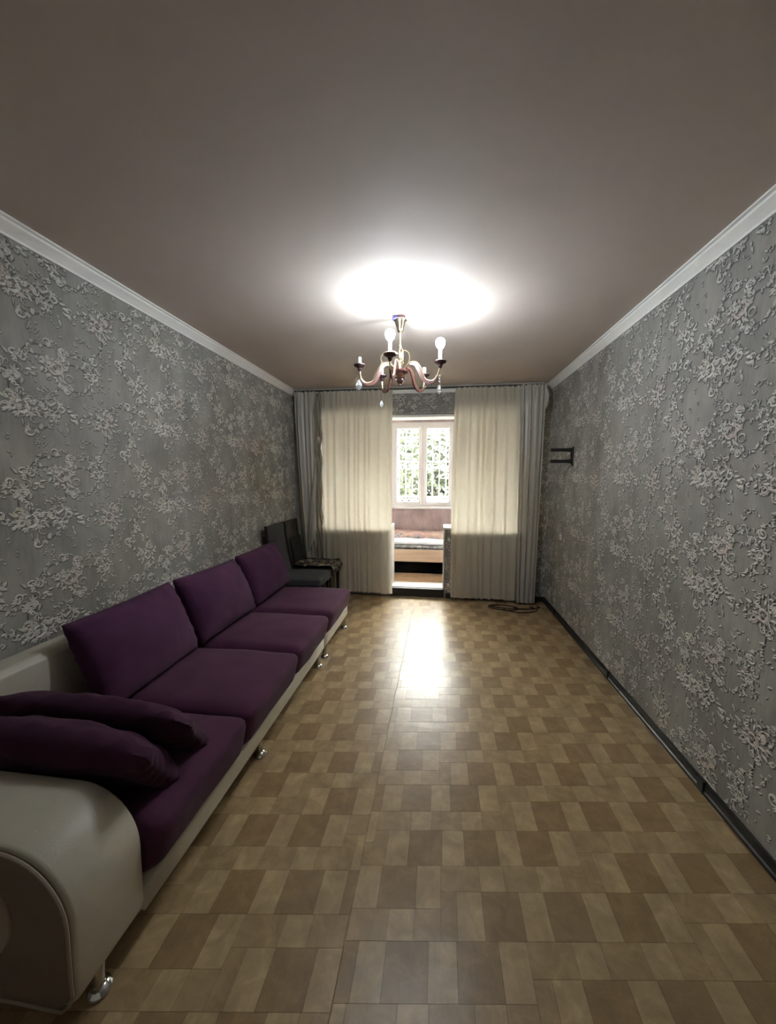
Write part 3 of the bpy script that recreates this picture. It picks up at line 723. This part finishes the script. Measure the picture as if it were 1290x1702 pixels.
# ------------------------------------------------------------------ dining chairs
def dining_chair(y0, y1, label, fab, dark_frame, panel=None):
    r = thing('dining_chair', (0.38, (y0 + y1) / 2, 0), label, 'chair', 'dark dining chairs by the curtain')
    yc = (y0 + y1) / 2
    st = soft_box('seat', 0.13, 0.655, y0, y1, 0.365, 0.462, 0.028, fab, puff=0.018, n=10, wob=0.004, seed=y0); setparent(st, r)
    # backrest leaning to the wall, slightly curved
    V = []; F = []; nz, ny = 14, 8
    for side in (0, 1):
        for j in range(nz + 1):
            q = j / nz; z = 0.40 + 0.605 * q; xb = 0.175 - 0.105 * q - 0.02 * math.sin(q * PI)
            for i in range(ny + 1):
                s = i / ny; e = 1 - (2 * s - 1) ** 4
                V.append((xb + (0.048 * (0.35 + 0.65 * e) if side else 0.0) + 0.008 * (1 - e), y0 + 0.012 + (y1 - y0 - 0.024) * s, z - (0.012 * (2 * s - 1) ** 2 if j == nz else 0)))
    N = (nz + 1) * (ny + 1)
    for j in range(nz):
        for i in range(ny):
            a = j * (ny + 1) + i; F.append((a, a + ny + 1, a + ny + 2, a + 1)); b_ = N + a; F.append((b_, b_ + 1, b_ + ny + 2, b_ + ny + 1))
    for i in range(ny): F.append((i, i + 1, N + i + 1, N + i)); a = nz * (ny + 1) + i; F.append((a, N + a, N + a + 1, a + 1))
    for j in range(nz):
        a = j * (ny + 1); F.append((a, N + a, N + a + ny + 1, a + ny + 1)); a += ny; F.append((a, a + ny + 1, N + a + ny + 1, N + a))
    bk = mesh_obj('backrest', V, F, fab, smooth=True); bk.data.set_sharp_from_angle(angle=math.radians(50)); setparent(bk, r)
    for s in (y0 + 0.012, y1 - 0.012):
        ed = MB().tube([(0.172 - 0.105 * q - 0.02 * math.sin(q * PI), s, 0.40 + 0.60 * q) for q in [k / 8 for k in range(9)]], 0.016, 6).build('back_edge', dark_frame, smooth=True); setparent(ed, r)
    if panel:
        pl = MB().add([(0.203, y0 + 0.06, 0.50), (0.203, y1 - 0.05, 0.50), (0.146, y1 - 0.05, 0.80), (0.146, y0 + 0.06, 0.80),
                       (0.190, y0 + 0.06, 0.50), (0.190, y1 - 0.05, 0.50), (0.130, y1 - 0.05, 0.80), (0.130, y0 + 0.06, 0.80)],
                      [(0, 1, 2, 3), (4, 7, 6, 5), (0, 4, 5, 1), (1, 5, 6, 2), (2, 6, 7, 3), (3, 7, 4, 0)]).build('back_panel', panel, bevel=0.004); setparent(pl, r)
    for x in (0.165, 0.615):
        for y in (y0 + 0.03, y1 - 0.03):
            tp = 0.017; lx = x - (0.05 if x < 0.3 else -0.0)
            lg = MB().add([(lx - tp * .7, y - tp * .7, 0.001), (lx + tp * .7, y - tp * .7, 0.001), (lx + tp * .7, y + tp * .7, 0.001), (lx - tp * .7, y + tp * .7, 0.001),
                           (x - tp, y - tp, 0.375), (x + tp, y - tp, 0.375), (x + tp, y + tp, 0.375), (x - tp, y + tp, 0.375)],
                          [(0, 3, 2, 1), (4, 5, 6, 7), (0, 1, 5, 4), (1, 2, 6, 5), (2, 3, 7, 6), (3, 0, 4, 7)]).build('leg', M_LEG); setparent(lg, r)
    return r
dining_chair(3.775, 4.195, 'charcoal fabric dining chair directly behind the purple module', M_GREYFAB, M_LEATHER)
dining_chair(4.225, 4.635, 'dark brown leather dining chair with patterned cloth on its seat, by the curtain', M_LEATHER, M_LEATHER, M_LEATHER2)
# crumpled cloth on the second chair
V = []; F = []; n = 26
for i in range(n + 1):
    for j in range(n + 1):
        u, v = i / n, j / n; x = 0.20 + 0.475 * u; y = 4.222 + 0.41 * v
        hgt = 0.485 + 0.030 * abs(mnoise.noise(Vector((u * 4, v * 4, 2)))) + 0.016 * mnoise.noise(Vector((u * 9, v * 9, 5))) + 0.02 * max(0, 0.3 - u)
        if u > 0.93: hgt -= (u - 0.93) / 0.07 * 0.06
        hgt = hgt if u > 0.93 else max(hgt, 0.484)
        V.append((x, y, hgt))
for i in range(n):
    for j in range(n): a = i * (n + 1) + j; F.append((a, a + n + 1, a + n + 2, a + 1))
th = mesh_obj('throw_cloth', V, F, M_THROW, smooth=True); sd_ = th.modifiers.new('thick', 'SOLIDIFY'); sd_.thickness = 0.004; sd_.offset = 1
tag(th, 'black and beige patterned cloth crumpled on the brown leather chair', 'cloth')

# ------------------------------------------------------------------ chandelier
CX, CY = 1.585, 2.70
CH = thing('chandelier', (CX, CY, H), 'five-armed brass and reddish chandelier with two lit bulbs and hanging crystals', 'chandelier')
def ch(o): return setparent(o, CH)
ch(MB().lathe([(0.012, 2.492), (0.018, 2.496), (0.024, 2.515), (0.038, 2.560), (0.042, 2.568), (0.046, 2.570), (0.046, 2.574), (0.036, 2.574)], (CX, CY, 0), 20).build('canopy', M_GOLD, smooth=True))
ch(MB().lathe([(0.030, 2.5745), (0.030, 2.599)], (CX + 0.006, CY, 0), 14).build('ceiling_socket', M_RUSTD, smooth=True))
tp = MB(); tp.box(CX - 0.050, CX - 0.012, CY - 0.034, CY - 0.004, 2.568, 2.588); ch(tp.build('blue_tape', M_TAPE, bevel=0.004))
ch(MB().tube([(CX, CY, 2.495), (CX, CY, 2.21)], 0.0075, 10).build('stem', M_GOLD, smooth=True))
ch(MB().lathe([(0.006, 2.30), (0.014, 2.315), (0.017, 2.345), (0.010, 2.375), (0.008, 2.39), (0.013, 2.40), (0.009, 2.41)], (CX, CY, 0), 14).build('column', M_GOLD, smooth=True))
ch(MB().lathe([(0.020, 2.205), (0.052, 2.222), (0.060, 2.232), (0.060, 2.238), (0.045, 2.240), (0.014, 2.248), (0.010, 2.26)], (CX, CY, 0), 22).build('hub_bowl', M_RUST, smooth=True))
ch(MB().lathe([(0.004, 2.138), (0.009, 2.143), (0.007, 2.150), (0.018, 2.158), (0.022, 2.172), (0.034, 2.184), (0.036, 2.190), (0.022, 2.196), (0.024, 2.204)], (CX, CY, 0), 18).build('finial', M_RUST, smooth=True))
ch(MB().lathe([(0.036, 2.1905), (0.040, 2.193), (0.036, 2.1955)], (CX, CY, 0), 18).build('gold_ring', M_GOLD, smooth=True))
for k in range(4):
    a = k * PI / 2 + 0.7; ch(MB().sphere((CX + 0.030 * math.cos(a), CY + 0.030 * math.sin(a), 2.174), 0.007, 8, 6).build('bead', M_CRYSTAL, smooth=True))
# scrolls round the column
def bez(P, n=14):
    out = []
    for i in range(n + 1):
        t_ = i / n; Q = [Vector(p) for p in P]
        while len(Q) > 1: Q = [Q[k].lerp(Q[k + 1], t_) for k in range(len(Q) - 1)]
        out.append(Q[0])
    return out
def arc_scroll(ang, big):
    d = Vector((math.cos(ang), math.sin(ang), 0)); c = Vector((CX, CY, 0)); pts = []
    for k in range(30):
        a_ = -0.42 * PI + 1.5 * PI * k / 29
        pts.append(c + d * (big * 0.5 + 0.006 + big * 0.52 * math.cos(a_) * -1 * -1) + Vector((0, 0, 2.322 + 0.052 * math.sin(a_))))
    e = pts[-1]
    for k in range(10):
        a = PI * 1.5 * k / 9; pts.append(e + d * 0.014 * (math.sin(a) + 0.2 * k / 9) + Vector((0, 0, 0.016 * (1 - math.cos(a)) * -0.7)))
    return MB().tube(pts, 0.0046, 6).build('scroll', M_GOLD, smooth=True)
ARMS = [(-97, 0.275, True), (-17, 0.285, True), (55, 0.275, False), (125, 0.275, False), (195, 0.275, False)]
for dg, bigr in ((178, 0.125), (8, 0.058), (95, 0.06), (-62, 0.045)): ch(arc_scroll(math.radians(dg), bigr))
def crystal_drop(root, p, ln, rx, rz, beads):
    g = None; z = p[2]
    w_ = MB().tube([p, (p[0], p[1], p[2] - ln)], 0.0012, 5).build('crystal_wire', M_GOLD); ch(w_)
    prof = [(0.002, -rz), (rx * 0.55, -rz * 0.75), (rx, -rz * 0.15), (rx * 0.85, rz * 0.35), (rx * 0.4, rz * 0.85), (0.002, rz)]
    c_ = MB().lathe(prof, (p[0], p[1], p[2] - ln - rz), 10).build('crystal', M_CRYSTAL); c_.parent = w_
    for b_ in range(beads):
        q = MB().sphere((p[0], p[1], p[2] - 0.012 - b_ * 0.018), 0.007, 8, 6).build('bead', M_CRYSTAL, smooth=True); q.parent = w_
drops = {1: (0.07, 0.017, 0.030, 3), 4: (0.020, 0.024, 0.034, 0), 3: (0.10, 0.015, 0.026, 0)}
for k, (dg, R_, lit) in enumerate(ARMS):
    a = math.radians(dg); d = Vector((math.cos(a), math.sin(a), 0)); c = Vector((CX, CY, 0)); zu = Vector((0, 0, 1)); sd = Vector((-d.y, d.x, 0))
    P = [c + d * r + zu * z for r, z in ((0.03, 2.243), (0.075, 2.285), (0.125, 2.275), (0.155, 2.225), (0.185, 2.165), (0.235, 2.150), (0.268, 2.180), (R_, 2.232))]
    cur = []
    # Catmull-Rom through P
    for i in range(len(P) - 1):
        p0 = P[max(0, i - 1)]; p1 = P[i]; p2 = P[i + 1]; p3 = P[min(len(P) - 1, i + 2)]
        for q in range(5):
            t_ = q / 5; cur.append(0.5 * ((2 * p1) + (-p0 + p2) * t_ + (2 * p0 - 5 * p1 + 4 * p2 - p3) * t_ ** 2 + (-p0 + 3 * p1 - 3 * p2 + p3) * t_ ** 3))
    cur.append(P[-1])
    arm = ch(MB().tube(cur, 0.0062, 8).build('arm', M_GOLD, smooth=True))
    # lacquered blade under the arm
    V = []; F = []; seg = cur[4:31]
    for i, p in enumerate(seg):
        q = i / (len(seg) - 1); dep = 0.006 + 0.022 * math.sin(PI * min(1, q * 0.8 + 0.18)); hw = 0.0058
        tn = (seg[min(i + 1, len(seg) - 1)] - seg[max(i - 1, 0)]).normalized(); dn = tn.cross(sd); dn = dn if dn.z < 0 else -dn
        for (s_, t_) in ((-1, 0.003), (1, 0.003), (1, dep), (-1, dep)): V.append(p + sd * hw * s_ + dn * t_)
    for i in range(len(seg) - 1):
        for m in range(4): F.append((i * 4 + m, i * 4 + (m + 1) % 4, i * 4 + 4 + (m + 1) % 4, i * 4 + 4 + m))
    F += [(3, 2, 1, 0), tuple(range(4 * (len(seg) - 1), 4 * len(seg)))]
    bl = MB().add(V, F).build('blade', M_RUST, bevel=0.0015); bl.parent = arm
    # curl at the arm's end that carries the crystal
    cu = [cur[-6] + d * (0.018 * math.sin(q * 2.6)) * 1.6 - zu * (0.010 - 0.018 * q) for q in [i / 9 for i in range(10)]]
    e2 = MB().tube(cu, 0.003, 6).build('curl', M_GOLD, smooth=True); e2.parent = arm
    tip = (c + d * R_)
    cup = ch(MB().lathe([(0.005, 2.222), (0.010, 2.228), (0.015, 2.238), (0.016, 2.246), (0.024, 2.250), (0.036, 2.256), (0.042, 2.263), (0.042, 2.268), (0.036, 2.272), (0.022, 2.275), (0.014, 2.277)], (tip.x, tip.y, 0), 18).build('drip_cup', M_RUSTD, smooth=True))
    sl = ch(MB().lathe([(0.014, 2.276), (0.012, 2.284), (0.0115, 2.316 if not lit else 2.328), (0.009, 2.318 if not lit else 2.330)], (tip.x, tip.y, 0), 14).build('candle_sleeve', M_SLEEVE, smooth=True))
    if lit:
        ch(MB().lathe([(0.0115, 2.330), (0.0125, 2.333), (0.0135, 2.346), (0.0145, 2.350)], (tip.x, tip.y, 0), 16).build('bulb_base', M_TAPEW, smooth=True))
        ch(MB().lathe([(0.0147, 2.3503), (0.021, 2.356), (0.028, 2.370), (0.0305, 2.384), (0.029, 2.398), (0.022, 2.409), (0.012, 2.415), (0.001, 2.4165)], (tip.x, tip.y, 0), 16).build('bulb', M_BULB, smooth=True))
    if k in drops:
        ln, rx, rz, nb = drops[k]; crystal_drop(CH, tuple(cu[-1]), ln, rx, rz, nb)

# ------------------------------------------------------------------ wall bracket, switch, cable
BK = thing('wall_bracket', (W, 3.985, 1.72), 'black two-armed metal bracket mounted on the wallpaper near the corner', 'bracket')
setparent(MB().box(W - 0.012, W - 0.002, 3.965, 4.005, 1.625, 1.815).build('wall_plate', M_BLACK, bevel=0.003), BK)
setparent(MB().box(W - 0.026, W - 0.012, 3.976, 3.994, 1.645, 1.795).build('upright', M_BLACK, bevel=0.003), BK)
for z in (1.782, 1.672):
    a_ = MB().box(W - 0.215, W - 0.020, 3.971, 3.999, z - 0.016, z + 0.016); setparent(a_.build('arm', M_BLACK, bevel=0.004), BK)
    setparent(MB().box(W - 0.050, W - 0.012, 3.967, 4.003, z - 0.020, z + 0.020).build('collar', M_BLACK, bevel=0.004), BK)
SW = thing('wall_switch', (W, 4.248, 0.884), 'tiny white plastic switch low on the wallpaper below the bracket', 'switch')
setparent(MB().box(W - 0.012, W - 0.002, 4.215, 4.275, 0.852, 0.916).build('plate', M_PVC, bevel=0.004), SW)
setparent(MB().box(W - 0.018, W - 0.011, 4.228, 4.262, 0.862, 0.906).build('rocker', M_PVC, bevel=0.003), SW)

def loop(cx, cy, rx, ry, a0, a1, rot, n=30, z0=0.006, z1=0.010):
    out = []
    for k in range(n + 1):
        a = a0 + (a1 - a0) * k / n; x, y = rx * math.cos(a), ry * math.sin(a)
        out.append((cx + x * math.cos(rot) - y * math.sin(rot), cy + x * math.sin(rot) + y * math.cos(rot), z0 + (z1 - z0) * (0.5 + 0.5 * math.sin(2.3 * a))))
    return out
CB = thing('cable', (2.72, 4.5, 0), 'thin black cable lying in loops on the floor beneath the corner curtain', 'cable')
for lp in (loop(2.62, 4.50, 0.17, 0.085, 0.3, 5.9, -0.15), loop(2.80, 4.47, 0.19, 0.11, 2.7, 7.0, 0.1), loop(2.72, 4.545, 0.24, 0.075, 2.2, 6.8, -0.05), loop(2.88, 4.54, 0.16, 0.05, 3.4, 6.9, 0.15)):
    setparent(MB().tube(lp, 0.006, 6).build('loop', M_CABLE, smooth=True), CB)

# ------------------------------------------------------------------ balcony bed and bedding
BD = thing('bed', (1.6, 5.9, 0.10), 'low pale wooden bed on the balcony seen through the doorway', 'bed')
bx0, bx1, by0, by1 = 0.50, 2.72, 5.48, 6.27
setparent(MB().box(bx0, bx1, by0, by0 + 0.022, 0.30, 0.478).build('side_board', M_BEECH, bevel=0.003), BD)
setparent(MB().box(bx0, bx1, by1 - 0.022, by1, 0.30, 0.478).build('side_board', M_BEECH, bevel=0.003), BD)
for x in (bx0, bx1 - 0.022): setparent(MB().box(x, x + 0.022, by0 + 0.022, by1 - 0.022, 0.101, 0.60).build('end_board', M_BEECH, bevel=0.003), BD)
setparent(MB().box(bx0 + 0.06, bx1 - 0.06, by0 + 0.13, by1 - 0.06, 0.101, 0.332).build('under_bed_shade_box', M_VOID), BD)  # near-black recessed box added to carry the dark shade under the bed
setparent(soft_box('mattress', bx0 + 0.03, bx1 - 0.03, by0 + 0.03, by1 - 0.03, 0.36, 0.495, 0.03, M_GREYPRINT, n=8), BD)
setparent(MB().box(bx0 + 0.02, bx1 - 0.02, by0 + 0.02, by1 - 0.02, 0.335, 0.358).build('slat_base', M_BEECH), BD)
def blanket(name, x0, x1, y0, y1, z, thick, mat, seed, drop=0.0, wav=0.02):
    V = []; F = []; nx, ny = 60, 16
    for i in range(nx + 1):
        for j in range(ny + 1):
            u, v = i / nx, j / ny; e = min(1, min(v, 1 - v) * 6); e2 = min(1, min(u, 1 - u) * 12)
            hh = z + thick * (e ** 0.5) * (e2 ** 0.5) + wav * (0.5 + mnoise.noise(Vector((u * 12 + seed, v * 3, 1)))) * e - drop * u
            V.append((x0 + (x1 - x0) * u, y0 + (y1 - y0) * v + 0.02 * mnoise.noise(Vector((u * 8, seed, v))), hh))
    for i in range(nx):
        for j in range(ny): a = i * (ny + 1) + j; F.append((a, a + ny + 1, a + ny + 2, a + 1))
    o = mesh_obj(name, V, F, mat, smooth=True); m_ = o.modifiers.new('thick', 'SOLIDIFY'); m_.thickness = 0.012; m_.offset = 1; return o
tag(blanket('grey_cover', 0.56, 2.66, 5.50, 6.22, 0.498, 0.022, M_GREYPRINT, 1, wav=0.014), 'grey printed cover lowest on the balcony bed', 'blanket')
tag(blanket('white_quilt', 0.58, 2.64, 5.57, 6.22, 0.537, 0.045, M_QUILT, 4), 'white quilt spread over the grey cover on the balcony bed', 'quilt')
bl2 = thing('patterned_blanket', (1.6, 5.95, 0.58), 'pink and grey patterned blanket on top of the bedding', 'blanket')
setparent(blanket('cloth', 0.60, 2.62, 5.74, 6.23, 0.604, 0.055, M_BLANKET, 7, 0.02), bl2)
pts = [(0.62 + 2.0 * k / 30, 6.20 + 0.01 * math.sin(k), 0.655 - 0.02 * k / 30 + 0.008 * mnoise.noise(Vector((k * 0.6, 2, 1)))) for k in range(31)]
setparent(MB().tube(pts, 0.012, 6).build('hem', M_HEM, smooth=True), bl2)

# ------------------------------------------------------------------ security grille, yard and trees outside
GR = thing('window_grille', (1.6, YF + 0.28, 1.0), 'white wrought iron security grille outside the balcony window', 'grille')
gy = YF + 0.215
x = 0.40
while x < 2.86:
    setparent(MB().box(x - 0.008, x + 0.008, gy - 0.008, gy + 0.008, 0.975, 2.435).build('bar', M_PVC), GR); x += 0.112
for z in (1.04, 1.19, 1.78, 2.18, 2.40):
    setparent(MB().box(0.36, 2.88, gy - 0.010, gy + 0.010, z - 0.010, z + 0.010).build('cross_bar', M_PVC), GR)
for x in (0.45, 1.12, 1.59, 2.06, 2.75):
    for z in (0.985, 2.425):
        setparent(MB().box(x - 0.01, x + 0.01, YF + 0.150, gy + 0.006, z - 0.012, z + 0.012).add([], []).build('lug', M_PVC), GR)
k = 0; x = 0.456
while x < 2.84:
    for zc in (1.115, 2.29, 1.69 if k % 2 else 1.87):
        pts = [(x + 0.034 * math.cos(a) * (1 - 0.10 * a / PI), gy - 0.004, zc + 0.048 * math.sin(a) * (1 - 0.10 * a / PI)) for a in [i * 2.6 * PI / 16 for i in range(17)]]
        setparent(MB().tube(pts, 0.006, 5).build('scroll', M_PVC), GR)
    x += 0.112; k += 1
struct(MB().box(-14, 16, YF + 0.16, 34, -0.9, -0.6).build('ground', M_GROUND))
def tree(x, y, hh, cr, seed, label, leaves=12000, big=1.0):
    rg = random.Random(seed); r = thing('tree', (x, y, -0.6), label, 'tree', 'trees outside the window')
    tr = [(x, y, -0.6)]; 
    for k in range(1, 7): tr.append((x + rg.uniform(-.12, .12) * k / 3, y + rg.uniform(-.1, .1), -0.6 + hh * 0.85 * k / 6))
    tk = MB(); tk.tube(tr, [0.13 - 0.016 * k for k in range(7)], 8)
    for k in range(9):
        b_ = Vector(tr[rg.randint(2, 5)]); a = rg.uniform(0, 6.28); L = rg.uniform(0.7, 1.3) * cr * 0.7
        e = b_ + Vector((math.cos(a) * L, math.sin(a) * L, rg.uniform(0.1, 0.8) * L)); tk.tube([b_, b_.lerp(e, 0.5) + Vector((0, 0, 0.1)), e], [0.05, 0.03, 0.012], 5)
    setparent(tk.build('trunk', M_BARK, smooth=True), r)
    V = []; F = []
    cl = [(x + rg.gauss(0, cr * 0.42), y + rg.gauss(0, cr * 0.35), -0.6 + hh * rg.uniform(0.10, 1.0), rg.uniform(0.3, 0.6) * cr * 0.6) for _ in range(48)]
    for _ in range(leaves):
        c_ = cl[rg.randrange(len(cl))]; dv = Vector((rg.gauss(0, 1), rg.gauss(0, 1), rg.gauss(0, 0.8))) * c_[3] * 0.55
        p = Vector(c_[:3]) + dv; s_ = rg.uniform(0.07, 0.14) * big
        q = Vector((rg.uniform(-1, 1), rg.uniform(-1, 1), rg.uniform(-.6, .6))).normalized(); w_ = q.orthogonal().normalized()
        b0 = len(V); V += [p - q * s_, p + w_ * s_ * 0.45, p + q * s_, p - w_ * s_ * 0.45]; F.append((b0, b0 + 1, b0 + 2, b0 + 3))
    lf = mesh_obj('foliage', V, F, M_LEAF); lf['kind'] = 'stuff'; setparent(lf, r)
for k, (x, y, hh, cr, lab) in enumerate(((0.25, 10.4, 3.7, 1.25, 'leafy tree outside the window, seen through its left sash'), (1.7, 14.5, 4.8, 1.7, 'taller leafy tree farthest from the window, behind the centre post'),
        (3.1, 10.6, 3.6, 1.2, 'leafy tree outside the window, seen through its right sash'), (-4.2, 13.5, 6.0, 1.4, 'broad tree beyond the left end of the balcony'), (7.8, 13.5, 6.0, 1.4, 'broad tree beyond the right end of the balcony'))):
    tree(x, y, hh, cr, 40 + k, lab)
tree(-1.4, 22.0, 5.2, 2.2, 61, 'distant wide tree filling the gap behind the left sash', 9000, 2.2)
tree(3.4, 32.0, 6.8, 2.4, 63, 'most distant wide tree, behind the right sash', 9000, 2.6)
